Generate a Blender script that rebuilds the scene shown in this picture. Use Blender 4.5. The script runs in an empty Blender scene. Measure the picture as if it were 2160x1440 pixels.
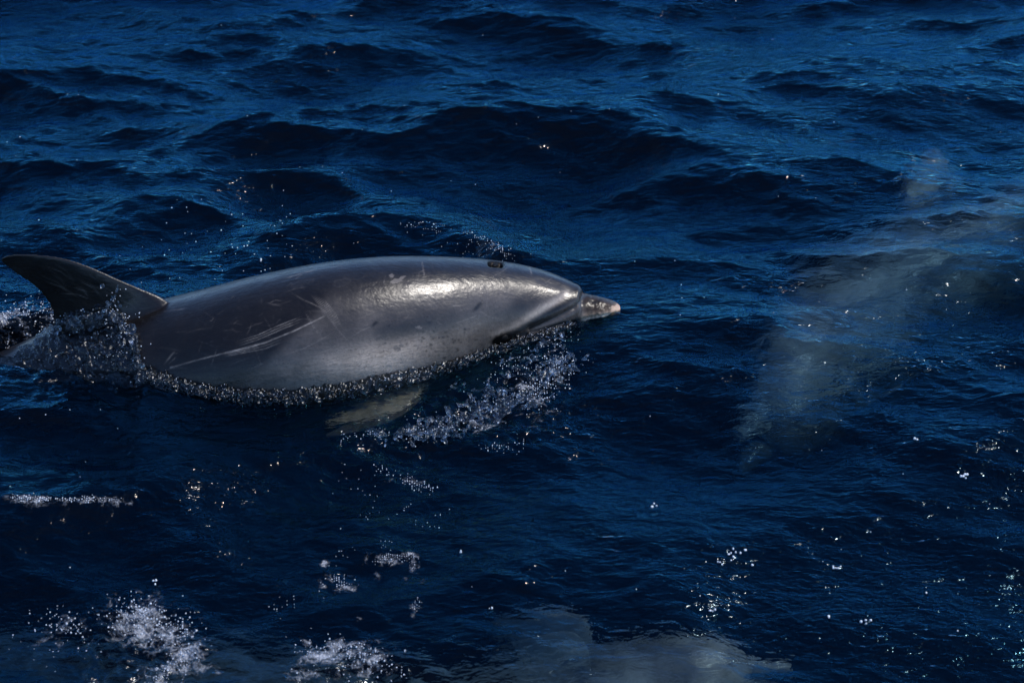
import bpy, math, random
import numpy as np
from mathutils import Vector, Matrix

random.seed(7)
rng = np.random.default_rng(11)
R = math.radians
scene = bpy.context.scene
COL = scene.collection

# ------------------------------------------------------------------ camera
ELEV, DIST, FOCAL = R(30.0), 8.0, 97.1
CAM = np.array([0.0, -DIST * math.cos(ELEV), DIST * math.sin(ELEV)])
cam_d = bpy.data.cameras.new('camera')
cam_d.lens, cam_d.sensor_width = FOCAL, 36.0
cam_d.clip_start, cam_d.clip_end = 0.1, 20000.0
cam_d.dof.use_dof = True
cam_d.dof.focus_distance = 8.1
cam_d.dof.aperture_fstop = 4.8
cam = bpy.data.objects.new('camera', cam_d)
cam.location = CAM
cam.rotation_euler = (math.pi / 2 - ELEV, 0, 0)
COL.objects.link(cam)
scene.camera = cam

# ------------------------------------------------------------------ sky, sun, exposure
SUN_ELEV, SUN_AZ = R(52.0), R(78.0)        # azimuth from +Y (away from the camera) towards +X
world = bpy.data.worlds.new('World')
scene.world = world
world.use_nodes = True
nt = world.node_tree
for n in list(nt.nodes):
    nt.nodes.remove(n)
sky = nt.nodes.new('ShaderNodeTexSky')
sky.sky_type = 'NISHITA'
sky.sun_disc = False
sky.sun_elevation = SUN_ELEV
sky.sun_rotation = SUN_AZ
sky.air_density, sky.dust_density, sky.ozone_density = 0.7, 0.0, 8.0
bg = nt.nodes.new('ShaderNodeBackground')
bg.inputs['Strength'].default_value = 0.15
out = nt.nodes.new('ShaderNodeOutputWorld')
nt.links.new(sky.outputs[0], bg.inputs[0])
nt.links.new(bg.outputs[0], out.inputs[0])

sun_d = bpy.data.lights.new('sun', 'SUN')
sun_d.energy, sun_d.angle, sun_d.color = 2.0, R(0.53), (1.0, 0.935, 0.85)
sun = bpy.data.objects.new('sun', sun_d)
sdir = Vector((math.sin(SUN_AZ) * math.cos(SUN_ELEV), math.cos(SUN_AZ) * math.cos(SUN_ELEV), math.sin(SUN_ELEV)))
sun.rotation_euler = sdir.to_track_quat('Z', 'Y').to_euler()
sun.location = (0, 0, 20)
COL.objects.link(sun)

vs = scene.view_settings
vs.view_transform, vs.look, vs.exposure, vs.gamma = 'Standard', 'None', 0.76, 1.0
vs.use_curve_mapping = False
scene.cycles.caustics_refractive = False
scene.cycles.caustics_reflective = False
scene.cycles.max_bounces = 8
scene.cycles.transparent_max_bounces = 8
scene.cycles.sample_clamp_indirect = 4.0

# ------------------------------------------------------------------ helpers
PXF = FOCAL / 36.0 * 2160.0
FWD = np.array([0, math.cos(ELEV), -math.sin(ELEV)])
UPV = np.array([0, math.sin(ELEV), math.cos(ELEV)])
RGT = np.array([1.0, 0, 0])


def ray(px, py):
    return FWD + RGT * ((px - 1080.0) / PXF) + UPV * ((720.0 - py) / PXF)


def onz(px, py, z=0.0):
    d = ray(px, py)
    return CAM + d * ((z - CAM[2]) / d[2])


def ony(px, py, y):
    d = ray(px, py)
    return CAM + d * ((y - CAM[1]) / d[1])


def project(P):
    D = P - CAM
    w = D @ FWD
    return 1080 + PXF * (D @ RGT) / w, 720 - PXF * (D @ UPV) / w


def sstep(a, b, x):
    t = np.clip((x - a) / (b - a), 0, 1)
    return t * t * (3 - 2 * t)


def cubic(xs, ys, x):
    """monotone-ish cubic (Catmull-Rom tangents) through xs ascending"""
    xs, ys = np.asarray(xs, float), np.asarray(ys, float)
    m = np.gradient(ys, xs)
    x = np.clip(x, xs[0], xs[-1])
    i = np.clip(np.searchsorted(xs, x) - 1, 0, len(xs) - 2)
    h = xs[i + 1] - xs[i]
    t = (x - xs[i]) / h
    return ((2 * t**3 - 3 * t**2 + 1) * ys[i] + (t**3 - 2 * t**2 + t) * h * m[i]
            + (-2 * t**3 + 3 * t**2) * ys[i + 1] + (t**3 - t**2) * h * m[i + 1])


def mesh_np(name, V, F, mat=None, smooth=True):
    V = np.asarray(V, np.float32)
    F = np.asarray(F, np.int32)
    me = bpy.data.meshes.new(name)
    n, k = F.shape
    me.vertices.add(len(V))
    me.vertices.foreach_set('co', V.ravel())
    me.loops.add(n * k)
    me.loops.foreach_set('vertex_index', F.ravel())
    me.polygons.add(n)
    me.polygons.foreach_set('loop_start', np.arange(0, n * k, k, dtype=np.int32))
    me.polygons.foreach_set('use_smooth', np.full(n, smooth))
    me.update(calc_edges=True)
    if mat:
        me.materials.append(mat)
    return me


def link(name, me, parent=None, label=None, cat=None, group=None, kind=None):
    o = bpy.data.objects.new(name, me)
    COL.objects.link(o)
    if parent:
        o.parent = parent
    for k, v in (('label', label), ('category', cat), ('group', group), ('kind', kind)):
        if v:
            o[k] = v
    return o


def loft(rings, caps=True):
    """rings: (n, k, 3) closed rings -> V, F (quads; caps are fans of degenerate-free quads via centre)"""
    rings = np.asarray(rings, float)
    n, k, _ = rings.shape
    V = rings.reshape(-1, 3)
    j = np.arange(k)
    F = []
    for i in range(n - 1):
        a, b = i * k + j, i * k + (j + 1) % k
        F.append(np.stack([a, b, b + k, a + k], 1))
    F = np.concatenate(F)
    T = []
    if caps:
        c0, c1 = len(V), len(V) + 1
        V = np.vstack([V, rings[0].mean(0), rings[-1].mean(0)])
        for q in range(k):
            T.append((c0, (q + 1) % k, q))
            T.append((c1, (n - 1) * k + q, (n - 1) * k + (q + 1) % k))
    return V, [tuple(f) for f in F.tolist()] + T


def remesh(parts, voxel, smooth_it, lam=0.5):
    """union of closed meshes -> voxel remesh -> smoothed verts, quads"""
    V, F, o = [], [], 0
    for v, f in parts:
        V.append(v)
        F += [tuple(i + o for i in t) for t in f]
        o += len(v)
    me = bpy.data.meshes.new('tmp')
    me.from_pydata(np.vstack(V).tolist(), [], F)
    ob = bpy.data.objects.new('tmp', me)
    COL.objects.link(ob)
    md = ob.modifiers.new('r', 'REMESH')
    md.mode, md.voxel_size, md.adaptivity = 'VOXEL', voxel, 0.0
    dg = bpy.context.evaluated_depsgraph_get()
    em = ob.evaluated_get(dg).to_mesh()
    nv, nf = len(em.vertices), len(em.polygons)
    co = np.empty(nv * 3, np.float32)
    em.vertices.foreach_get('co', co)
    co = co.reshape(-1, 3).astype(float)
    lv = np.empty(len(em.loops), np.int32)
    em.loops.foreach_get('vertex_index', lv)
    ok = len(lv) == nf * 4
    Q = lv.reshape(-1, 4) if ok else None
    ne = len(em.edges)
    ed = np.empty(ne * 2, np.int32)
    em.edges.foreach_get('vertices', ed)
    ed = ed.reshape(-1, 2)
    ob.evaluated_get(dg).to_mesh_clear()
    bpy.data.objects.remove(ob)
    bpy.data.meshes.remove(me)
    deg = np.bincount(ed.ravel(), minlength=nv).astype(float)
    for it in range(smooth_it):
        l = lam if it % 2 == 0 else -lam * 1.02      # Taubin: keeps volume
        s = np.zeros_like(co)
        for c in range(3):
            s[:, c] = (np.bincount(ed[:, 0], co[ed[:, 1], c], nv) + np.bincount(ed[:, 1], co[ed[:, 0], c], nv)) / deg
        co += l * (s - co)
    return co, Q


def vnormals(V, Q):
    n = np.cross(V[Q[:, 2]] - V[Q[:, 0]], V[Q[:, 3]] - V[Q[:, 1]])
    N = np.zeros_like(V)
    for k in range(4):
        for c in range(3):
            N[:, c] += np.bincount(Q[:, k], n[:, c], len(V))
    return N / (np.linalg.norm(N, axis=1, keepdims=True) + 1e-12)


def noise2(x, y, seed):
    """smooth value noise, unit cells, about -1..1"""
    r = np.random.default_rng(seed).uniform(-1, 1, (64, 64))
    xi, yi = np.floor(x).astype(int), np.floor(y).astype(int)
    fx, fy = x - xi, y - yi
    fx, fy = fx * fx * (3 - 2 * fx), fy * fy * (3 - 2 * fy)
    g = lambda a, b: r[a % 64, b % 64]
    return (g(xi, yi) * (1 - fx) + g(xi + 1, yi) * fx) * (1 - fy) + (g(xi, yi + 1) * (1 - fx) + g(xi + 1, yi + 1) * fx) * fy


def polydist(px, py, pts):
    """distance in pixels to a polyline and the fraction along it"""
    best = np.full(px.shape, 1e9)
    frac = np.zeros(px.shape)
    pts = np.asarray(pts, float)
    L = np.concatenate([[0], np.cumsum(np.linalg.norm(np.diff(pts, axis=0), axis=1))])
    for i in range(len(pts) - 1):
        a, b = pts[i], pts[i + 1]
        d = b - a
        t = np.clip(((px - a[0]) * d[0] + (py - a[1]) * d[1]) / (d @ d), 0, 1)
        r = np.hypot(px - a[0] - t * d[0], py - a[1] - t * d[1])
        m = r < best
        best = np.where(m, r, best)
        frac = np.where(m, (L[i] + t * (L[i + 1] - L[i])) / L[-1], frac)
    return best, frac


# ------------------------------------------------------------------ material helpers
class NT:
    def __init__(self, name):
        self.m = bpy.data.materials.new(name)
        self.m.use_nodes = True
        self.t = self.m.node_tree
        for n in list(self.t.nodes):
            self.t.nodes.remove(n)

    def n(self, kind, **kw):
        nd = self.t.nodes.new(kind)
        for k, v in kw.items():
            setattr(nd, k, v)
        return nd

    def put(self, sock, v):
        if isinstance(v, bpy.types.NodeSocket):
            self.t.links.new(v, sock)
        else:
            sock.default_value = v

    def math(self, op, a, b=0.0, clamp=False):
        nd = self.n('ShaderNodeMath', operation=op, use_clamp=clamp)
        self.put(nd.inputs[0], a)
        self.put(nd.inputs[1], b)
        return nd.outputs[0]

    def ramp(self, v, a, b, lo=0.0, hi=1.0):
        nd = self.n('ShaderNodeMapRange', interpolation_type='SMOOTHSTEP')
        for i, x in enumerate((v, a, b, lo, hi)):
            self.put(nd.inputs[i], x)
        return nd.outputs[0]

    def coords(self, scale=(1, 1, 1), rot=(0, 0, 0)):
        tc = self.n('ShaderNodeTexCoord')
        mp = self.n('ShaderNodeMapping')
        mp.inputs['Scale'].default_value = scale
        mp.inputs['Rotation'].default_value = rot
        self.t.links.new(tc.outputs['Object'], mp.inputs['Vector'])
        return mp.outputs[0]

    def noise(self, vec, scale, detail=3, rough=0.5, dist=0.0):
        nd = self.n('ShaderNodeTexNoise')
        self.put(nd.inputs['Vector'], vec)
        nd.inputs['Scale'].default_value = scale
        nd.inputs['Detail'].default_value = detail
        nd.inputs['Roughness'].default_value = rough
        nd.inputs['Distortion'].default_value = dist
        return nd.outputs[0]

    def attr(self, name):
        return self.n('ShaderNodeAttribute', attribute_name=name)

    def mixc(self, f, a, b):
        nd = self.n('ShaderNodeMix', data_type='RGBA')
        self.put(nd.inputs[0], f)
        self.put(nd.inputs[6], a)
        self.put(nd.inputs[7], b)
        return nd.outputs[2]

    def bump(self, h, dist, strength=1.0, normal=None):
        nd = self.n('ShaderNodeBump')
        nd.inputs['Strength'].default_value = strength
        nd.inputs['Distance'].default_value = dist
        self.put(nd.inputs['Height'], h)
        if normal is not None:
            self.put(nd.inputs['Normal'], normal)
        return nd.outputs[0]

    def mixs(self, f, a, b):
        nd = self.n('ShaderNodeMixShader')
        self.put(nd.inputs[0], f)
        self.put(nd.inputs[1], a)
        self.put(nd.inputs[2], b)
        return nd.outputs[0]


# ---- sea water
REFL = (0.17, 0.68, 1.0, 1)
DEEP = (0.0001, 0.0006, 0.0020, 1)


def water_surface(M, nrm, nrm_r):
    """fresnel reflection over a body that lets light straight down and bends the view"""
    fr = M.n('ShaderNodeFresnel')
    fr.inputs['IOR'].default_value = 1.30
    M.put(fr.inputs['Normal'], nrm)
    gl = M.n('ShaderNodeBsdfGlossy')
    sz = M.n('ShaderNodeSeparateXYZ')
    M.put(sz.inputs[0], nrm)
    M.put(gl.inputs['Color'], M.mixc(M.ramp(sz.outputs[2], .88, .82), REFL, (.9, .95, 1, 1)))
    gl.inputs['Roughness'].default_value = 0.11
    M.put(gl.inputs['Normal'], nrm)
    rf = M.n('ShaderNodeBsdfRefraction')
    rf.inputs['IOR'].default_value = 1.333
    rf.inputs['Roughness'].default_value = 0.0
    rf.inputs['Color'].default_value = (0.9, 0.97, 1, 1)
    M.put(rf.inputs['Normal'], nrm_r)
    tr = M.n('ShaderNodeBsdfTransparent')
    tr.inputs['Color'].default_value = (0.9, 0.97, 1, 1)
    body = M.mixs(0.80, tr.outputs[0], rf.outputs[0])
    df = M.n('ShaderNodeBsdfDiffuse')
    df.inputs['Color'].default_value = DEEP
    ad = M.n('ShaderNodeAddShader')
    M.t.links.new(body, ad.inputs[0])
    M.t.links.new(df.outputs[0], ad.inputs[1])
    return M.mixs(fr.outputs[0], ad.outputs[0], gl.outputs[0])


def make_water():
    M = NT('sea_water')
    # fine silk-like capillary ripples, drawn out along the wave crests
    c1 = M.coords((0.45, 1, 1), (0, 0, R(8)))
    c2 = M.coords((0.5, 1, 1), (0, 0, R(-14)))
    n1 = M.noise(c1, 26, 3, 0.55, 0.6)
    n2 = M.noise(c2, 62, 2, 0.5, 0.8)
    patch = M.ramp(M.noise(M.coords((0.6, 1, 1)), 2.2, 2), 0.35, 0.7, 0.35, 1.0)
    b1 = M.bump(n1, 0.0100)
    h2 = M.math('MULTIPLY', n2, patch)
    nrm = M.bump(h2, 0.0062, 1.0, b1)
    surf = water_surface(M, nrm, nrm)
    # foam where the attribute says, broken into bubbles
    fo = M.attr('foam').outputs['Fac']
    warp = M.n('ShaderNodeTexNoise')
    M.put(warp.inputs['Vector'], M.coords())
    warp.inputs['Scale'].default_value = 30
    warp.inputs['Detail'].default_value = 3
    wv = M.n('ShaderNodeVectorMath', operation='MULTIPLY_ADD')
    M.put(wv.inputs[0], warp.outputs['Color'])
    wv.inputs[1].default_value = (.05, .05, 0)
    M.put(wv.inputs[2], M.coords())
    fn = M.noise(wv.outputs[0], 22, 5, 0.7)
    lace = M.n('ShaderNodeTexVoronoi', feature='DISTANCE_TO_EDGE')
    M.put(lace.inputs['Vector'], wv.outputs[0])
    lace.inputs['Scale'].default_value = 55
    lc = M.ramp(lace.outputs['Distance'], 0.02, 0.22, 1.0, 0.0)
    fv = M.n('ShaderNodeTexVoronoi')
    M.put(fv.inputs['Vector'], M.coords())
    fv.inputs['Scale'].default_value = 150
    cell = M.ramp(fv.outputs['Distance'], 0.1, 0.6, 0.5, 1.0)
    brk = M.math('ADD', M.math('MULTIPLY', M.math('SUBTRACT', fn, 0.5), 2.9), M.math('MULTIPLY', M.math('SUBTRACT', lc, 0.45), 0.22))
    mask = M.ramp(M.math('ADD', fo, brk), 0.45, 1.45)
    mask = M.math('MULTIPLY', M.math('MULTIPLY', mask, cell), sstep_node(M, fo), True)
    fd = M.n('ShaderNodeBsdfPrincipled')
    fd.inputs['Base Color'].default_value = (0.60, 0.62, 0.66, 1)
    fd.inputs['Roughness'].default_value = 0.35
    M.put(fd.inputs['Normal'], M.bump(fv.outputs['Distance'], 0.004))
    surf = M.mixs(M.math('MULTIPLY', mask, 0.85), surf, fd.outputs[0])
    va = M.n('ShaderNodeVolumeAbsorption')
    va.inputs['Color'].default_value = (0.15, 0.60, 0.80, 1)
    va.inputs['Density'].default_value = 1.8
    o = M.n('ShaderNodeOutputMaterial')
    M.t.links.new(surf, o.inputs['Surface'])
    M.t.links.new(va.outputs[0], o.inputs['Volume'])
    return M.m


def sstep_node(M, v):
    return M.ramp(v, 0.02, 0.25)


def make_splash():
    M = NT('splashing_water')
    n = M.noise(M.coords(), 95, 2, 0.5)
    nrm = M.bump(n, 0.004)
    fr = M.n('ShaderNodeFresnel')
    fr.inputs['IOR'].default_value = 1.5
    M.put(fr.inputs['Normal'], nrm)
    gl = M.n('ShaderNodeBsdfGlossy')
    gl.inputs['Color'].default_value = (0.66, 0.70, 0.74, 1)
    gl.inputs['Roughness'].default_value = 0.22
    M.put(gl.inputs['Normal'], nrm)
    rf = M.n('ShaderNodeBsdfRefraction')
    rf.inputs['IOR'].default_value = 1.333
    rf.inputs['Roughness'].default_value = 0.02
    M.put(rf.inputs['Normal'], nrm)
    tr = M.n('ShaderNodeBsdfTransparent')
    tr.inputs['Color'].default_value = (0.62, 0.66, 0.70, 1)
    s = M.mixs(fr.outputs[0], M.mixs(0.6, tr.outputs[0], rf.outputs[0]), gl.outputs[0])
    o = M.n('ShaderNodeOutputMaterial')
    M.t.links.new(s, o.inputs['Surface'])
    return M.m


def make_bubble():
    M = NT('foam_bubble')
    p = M.n('ShaderNodeBsdfPrincipled')
    p.inputs['Base Color'].default_value = (0.90, 0.92, 0.95, 1)
    p.inputs['Roughness'].default_value = 0.18
    p.inputs['IOR'].default_value = 1.33
    p.inputs['Transmission Weight'].default_value = 0.08
    o = M.n('ShaderNodeOutputMaterial')
    M.t.links.new(p.outputs[0], o.inputs['Surface'])
    return M.m


def make_skin(name='wet_dolphin_skin', pale=0.0):
    M = NT(name)
    col = M.attr('skin').outputs['Color']
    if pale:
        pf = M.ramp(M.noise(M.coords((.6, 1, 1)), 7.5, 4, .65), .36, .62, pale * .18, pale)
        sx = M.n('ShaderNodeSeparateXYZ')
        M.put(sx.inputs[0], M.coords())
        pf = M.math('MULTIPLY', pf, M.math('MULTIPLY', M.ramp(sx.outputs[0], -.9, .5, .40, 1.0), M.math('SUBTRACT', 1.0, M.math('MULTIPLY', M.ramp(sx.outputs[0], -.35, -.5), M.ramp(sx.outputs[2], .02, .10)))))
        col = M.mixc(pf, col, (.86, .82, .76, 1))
    c = M.coords((1, 1, 1))
    mott = M.noise(c, 9, 5, 0.6)
    fine = M.noise(c, 130, 3, 0.6)
    v = M.math('ADD', M.math('MULTIPLY', mott, 0.9), M.math('MULTIPLY', fine, 0.35))
    val = M.ramp(v, 0.35, 0.95, 0.58, 1.42)
    mul = M.n('ShaderNodeMix', data_type='RGBA', blend_type='MULTIPLY')
    mul.inputs[0].default_value = 1.0
    M.put(mul.inputs[6], col)
    comb = M.n('ShaderNodeCombineColor')
    for i in range(3):
        M.put(comb.inputs[i], val)
    M.put(mul.inputs[7], comb.outputs[0])
    # hairline wrinkles that run round the body
    w = M.n('ShaderNodeTexWave', wave_type='BANDS', bands_direction='Z')
    M.put(w.inputs['Vector'], M.coords((0.25, 1, 1), (0, R(6), 0)))
    w.inputs['Scale'].default_value = 26
    w.inputs['Distortion'].default_value = 9
    w.inputs['Detail'].default_value = 3
    w.inputs['Detail Scale'].default_value = 2.2
    line = M.ramp(w.outputs['Fac'], 0.0, 0.05, 1.0, 0.0)
    sel = M.ramp(M.noise(c, 6, 2), 0.48, 0.62)
    crack = M.math('MULTIPLY', line, sel)
    colr = M.mixc(M.math('MULTIPLY', crack, 0.45), mul.outputs[2], (0.03, 0.028, 0.028, 1))
    p = M.n('ShaderNodeBsdfPrincipled')
    M.put(p.inputs['Base Color'], colr)
    rr = M.ramp(M.noise(M.coords((0.5, 1, 1)), 24, 4, 0.6), 0.3, 0.7, 0.27, 0.42)
    M.put(p.inputs['Roughness'], rr)
    wet = M.attr('skin').outputs['Alpha']
    p.inputs['IOR'].default_value = 1.38
    M.put(p.inputs['Specular IOR Level'], M.math('MULTIPLY', wet, 0.5))
    M.put(p.inputs['Coat Weight'], M.math('MULTIPLY', wet, 0.36))
    p.inputs['Coat Roughness'].default_value = 0.22
    p.inputs['Coat IOR'].default_value = 1.35
    b = M.bump(M.noise(c, 22, 3, 0.5), 0.004, 0.6)
    b = M.bump(M.noise(M.coords((0.6, 1, 1)), 120, 3, 0.6), 0.0014, 0.7, b)
    M.put(p.inputs['Normal'], b)
    b2 = M.bump(M.noise(M.coords((0.3, 1, 1)), 34, 4, 0.6), 0.005, 0.6)
    M.put(p.inputs['Coat Normal'], b2)
    o = M.n('ShaderNodeOutputMaterial')
    M.t.links.new(p.outputs[0], o.inputs['Surface'])
    return M.m


def plain(name, color, rough):
    M = NT(name)
    p = M.n('ShaderNodeBsdfPrincipled')
    n = M.noise(M.coords(), 60, 2)
    M.put(p.inputs['Base Color'], M.mixc(n, color, tuple(x * 1.3 for x in color[:3]) + (1,)))
    p.inputs['Roughness'].default_value = rough
    p.inputs['Specular IOR Level'].default_value = 0.12
    o = M.n('ShaderNodeOutputMaterial')
    M.t.links.new(p.outputs[0], o.inputs['Surface'])
    return M.m


WATER = make_water()
SPLASH = make_splash()
BUBBLE = make_bubble()
SKIN = make_skin()
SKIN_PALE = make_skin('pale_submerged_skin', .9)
DARK = plain('dark_eye_and_pit_shade', (0.004, 0.0035, 0.0035, 1), 0.6)
ABYSS = plain('deep_water', (0.0015, 0.006, 0.016, 1), 0.9)

# ------------------------------------------------------------------ the dolphin's spine (read off the photograph, then built in metres)
# px x, px y of the back, radius (m), distance of the axis from the camera plane (Y, m)
ST = [(1229, 614, 0.018, .165), (1224, 605, 0.046, .166), (1210, 596, 0.070, .168), (1190, 586, 0.088, .168), (1150, 570, 0.112, .165),
      (1100, 557, 0.134, .150), (1050, 549, 0.153, .125), (950, 542, 0.184, .065), (850, 541, 0.205, .012),
      (700, 553, 0.226, -.050), (550, 581, 0.231, -.070), (400, 618, 0.224, -.062), (250, 655, 0.203, -.040),
      (100, 698, 0.170, -.020), (0, 742, 0.160, -.010)]
stations = []
for px, py, r, y in ST:
    sc = PXF / 8.05
    p = ony(px, py + r * sc, y)
    stations.append((p[0], y, p[2], r))
x0, y0_, z0_, r0_ = stations[-1]
for dx, z, r in ((-.20, -.30, .132), (-.45, -.385, .088), (-.62, -.43, .052), (-.75, -.455, .038), (-.86, -.47, .018)):
    stations.append((x0 + dx, y0_ + dx * -.03, z, r))
S = np.array(stations[::-1])                       # ascending x
SX = S[:, 0]
spine_y = lambda x: cubic(SX, S[:, 1], x)
spine_z = lambda x: cubic(SX, S[:, 2], x)
spine_r = lambda x: cubic(SX, S[:, 3], x)


def build_body():
    k = 72
    th = np.linspace(0, 2 * math.pi, k, endpoint=False)
    xs = np.unique(np.concatenate([np.linspace(SX[0], SX[-1], 150), np.linspace(SX[-1] - .12, SX[-1], 40)]))
    rings = []
    for x in xs:
        r = max(spine_r(x), 0.004)
        tail = float(sstep(-1.6, -2.2, x))          # the stock is deeper than wide
        w = r * (1 - .35 * tail)
        rings.append(np.stack([np.full(k, x), spine_y(x) + w * np.cos(th), spine_z(x) + r * np.sin(th)], 1))
    parts = [loft(np.array(rings)[:, ::-1])]
    # beak: px x, px centre y, half height, half width
    bk = [(1120, 678, .080, .092), (1160, 668, .068, .080), (1200, 659, .055, .066), (1228, 652, .045, .056), (1250, 650, .035, .047),
          (1272, 651, .029, .042), (1290, 652, .023, .035), (1301, 653, .018, .028), (1308, 654, .011, .019)]
    rr = []
    pts = [(ony(a, b, .165 + (a - 1230) * .0001), h, w) for a, b, h, w in bk]
    bx = [p[0][0] for p in pts]
    for x in np.linspace(bx[0], bx[-1], 50):
        yy = cubic(bx, [p[0][1] for p in pts], x)
        zz = cubic(bx, [p[0][2] for p in pts], x)
        h = cubic(bx, [p[1] for p in pts], x)
        w = cubic(bx, [p[2] for p in pts], x)
        rr.append(np.stack([np.full(k, x), yy + w * np.cos(th), zz + h * np.sin(th)], 1))
    parts.append(loft(np.array(rr)[:, ::-1]))
    # dorsal fin: leading / trailing points
    fin = [((395, 735), (98, 770)), ((365, 655), (108, 715)), ((345, 631), (114, 690)), ((300, 611), (116, 670)), ((250, 590), (107, 645)),
           ((200, 568), (92, 621)), ((160, 553), (72, 601)), ((120, 543), (50, 586)), ((80, 538), (32, 574)),
           ((45, 537), (16, 562)), ((18, 539), (5, 553)), ((5, 544), (2, 548))]
    q = np.linspace(0, 1, 25)
    prof = 1.35 * np.sqrt(q) * (1 - q) ** 0.9 * 1.15
    rr = []
    tt = np.linspace(0, len(fin) - 1, 60)
    for t in tt:
        ix = range(len(fin))
        L = ony(cubic(ix, [f[0][0] for f in fin], t), cubic(ix, [f[0][1] for f in fin], t), -.035)
        T = ony(cubic(ix, [f[1][0] for f in fin], t), cubic(ix, [f[1][1] for f in fin], t), -.025)
        ch = np.linalg.norm(L - T)
        half = (.105 - .03 * t / 11) * ch * (1 + .9 * math.exp(-((t - 1.0) / 1.2) ** 2))
        c = L[None] + (T - L)[None] * q[:, None]
        off = np.maximum(half * prof, .0028)[:, None] * np.array([[0, 1, 0]])
        rr.append(np.vstack([c + off, (c - off)[::-1]]))
    parts.append(loft(np.array(rr)))
    # flippers
    def blade(Ls, Ts, thick):
        rr = []
        for t in np.linspace(0, len(Ls) - 1, 40):
            ix = range(len(Ls))
            L = np.array([cubic(ix, [p[c] for p in Ls], t) for c in range(3)])
            T = np.array([cubic(ix, [p[c] for p in Ts], t) for c in range(3)])
            ch = np.linalg.norm(L - T)
            c = L[None] + (T - L)[None] * q[:, None]
            off = np.maximum(thick * ch * prof, .0035)[:, None] * np.array([[0, 0.25, 1]])
            rr.append(np.vstack([c + off, (c - off)[::-1]]))
        return loft(np.array(rr))
    zs = (-.03, -.06, -.075, -.085, -.095, -.10, -.105)
    Lp = [(925, 750), (915, 800), (885, 845), (840, 880), (780, 902), (725, 915), (690, 921)]
    Tp = [(790, 790), (778, 838), (760, 862), (742, 882), (722, 898), (702, 910), (686, 918)]
    Ls = [onz(a, b, z) for (a, b), z in zip(Lp, zs)]
    Ts = [onz(a, b, z - .015) for (a, b), z in zip(Tp, zs)]
    parts.append(blade(Ls, Ts, .09))
    mir = lambda P: [np.array((p[0] + (2 * spine_y(p[0]) - 2 * p[1]) * .15, 2 * spine_y(p[0]) - p[1], p[2] - .05)) for p in P]
    parts.append(blade(mir(Ls), mir(Ts), .09))
    # flukes
    xe, ye, ze = SX[0], spine_y(SX[0]), spine_z(SX[0])
    for sgn in (-1, 1):
        Ls = [(xe + .14, ye, ze), (xe + .12, ye + sgn * .06, ze), (xe + .04, ye + sgn * .16, ze), (xe - .06, ye + sgn * .25, ze), (xe - .15, ye + sgn * .31, ze)]
        Ts = [(xe - .03, ye, ze), (xe - .06, ye + sgn * .06, ze), (xe - .10, ye + sgn * .15, ze), (xe - .13, ye + sgn * .24, ze), (xe - .17, ye + sgn * .305, ze)]
        parts.append(blade(Ls, Ts, .07))
    V, Q = remesh(parts, 0.0036, 14, .6)
    # centre of the body loft's ends keeps outward winding after the voxel pass
    return V, Q


V, Q = build_body()
N = vnormals(V, Q)
PX, PY = project(V)
facing = np.sum(N * (CAM - V), axis=1) > 0
near = facing.astype(float)

# modelled creases: blowhole, mouth line, fold round the melon, eye socket
dent = np.zeros(len(V))
blow, _ = polydist(PX, PY, [(1036, 556), (1056, 558)])
dent += near * .022 * np.exp(-(blow / 5.5) ** 4)
mouth_pts = [(1306, 657), (1285, 664), (1255, 668), (1220, 676), (1180, 684), (1130, 700), (1085, 712)]
md_, mf_ = polydist(PX, PY, mouth_pts)
dent += near * .0035 * np.exp(-(md_ / 3.0) ** 2)
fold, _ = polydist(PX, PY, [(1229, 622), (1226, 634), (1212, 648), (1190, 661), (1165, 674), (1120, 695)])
dent += near * .006 * np.exp(-(fold / 6.0) ** 2)
fold2, _ = polydist(PX, PY, [(1140, 590), (1180, 601), (1200, 610), (1185, 630), (1150, 655), (1110, 680), (1070, 700)])
dent += near * .0022 * np.exp(-(fold2 / 9.0) ** 2)
bm_ = near * sstep(1226, 1250, PX) * (PY > 600)
dent += bm_ * (.0009 * noise2(PX / 3.2, PY / 5.0, 61) + .0012 * noise2(PX / 7, PY / 7, 62))
V -= N * dent[:, None]

# pigment, plus shade painted into the mouth line, melon fold and blowhole
d_top = N[:, 2]
xr = V[:, 0]
lowz = V[:, 2] - spine_z(xr)
rel = lowz / np.maximum(spine_r(xr), .02)                       # -1 belly .. 1 back
nz = noise2(xr * 5, (V[:, 2] + V[:, 1]) * 7, 3) * .5 + noise2(xr * 14, (V[:, 2] - V[:, 1]) * 16, 4) * .3
cape = np.array([.046, .038, .036])
flank = np.array([.23, .225, .23])
belly = np.array([.52, .47, .43])
# the cape is wide towards the tail, a narrow band on the head
capeline = np.interp(xr, [-1.9, -1.3, -1.0, -.86, -.73, -.63, -.52, -.18, .1, .25], [-.6, -.8, -.6, -.2, .25, .55, .78, .89, .90, .9])
fl = sstep(.08, -.12, rel - capeline + nz * .16)[:, None]
C = cape * (1 - fl) + flank * fl
bl = (sstep(-.35, -.85, rel + nz * .12) * sstep(-1.6, -.4, xr))[:, None]
C = C * (1 - bl) + belly * bl


def blob(px, py, rx, ry, ang=0):
    a = R(ang)
    dx, dy = PX - px, PY - py
    u, v = dx * math.cos(a) + dy * math.sin(a), -dx * math.sin(a) + dy * math.cos(a)
    return near * np.exp(-((u / rx) ** 2 + (v / ry) ** 2))


def paint(mask, color, k):
    global C
    m = np.clip(mask * k, 0, 1)[:, None]
    C = C * (1 - m) + np.asarray(color) * m


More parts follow.
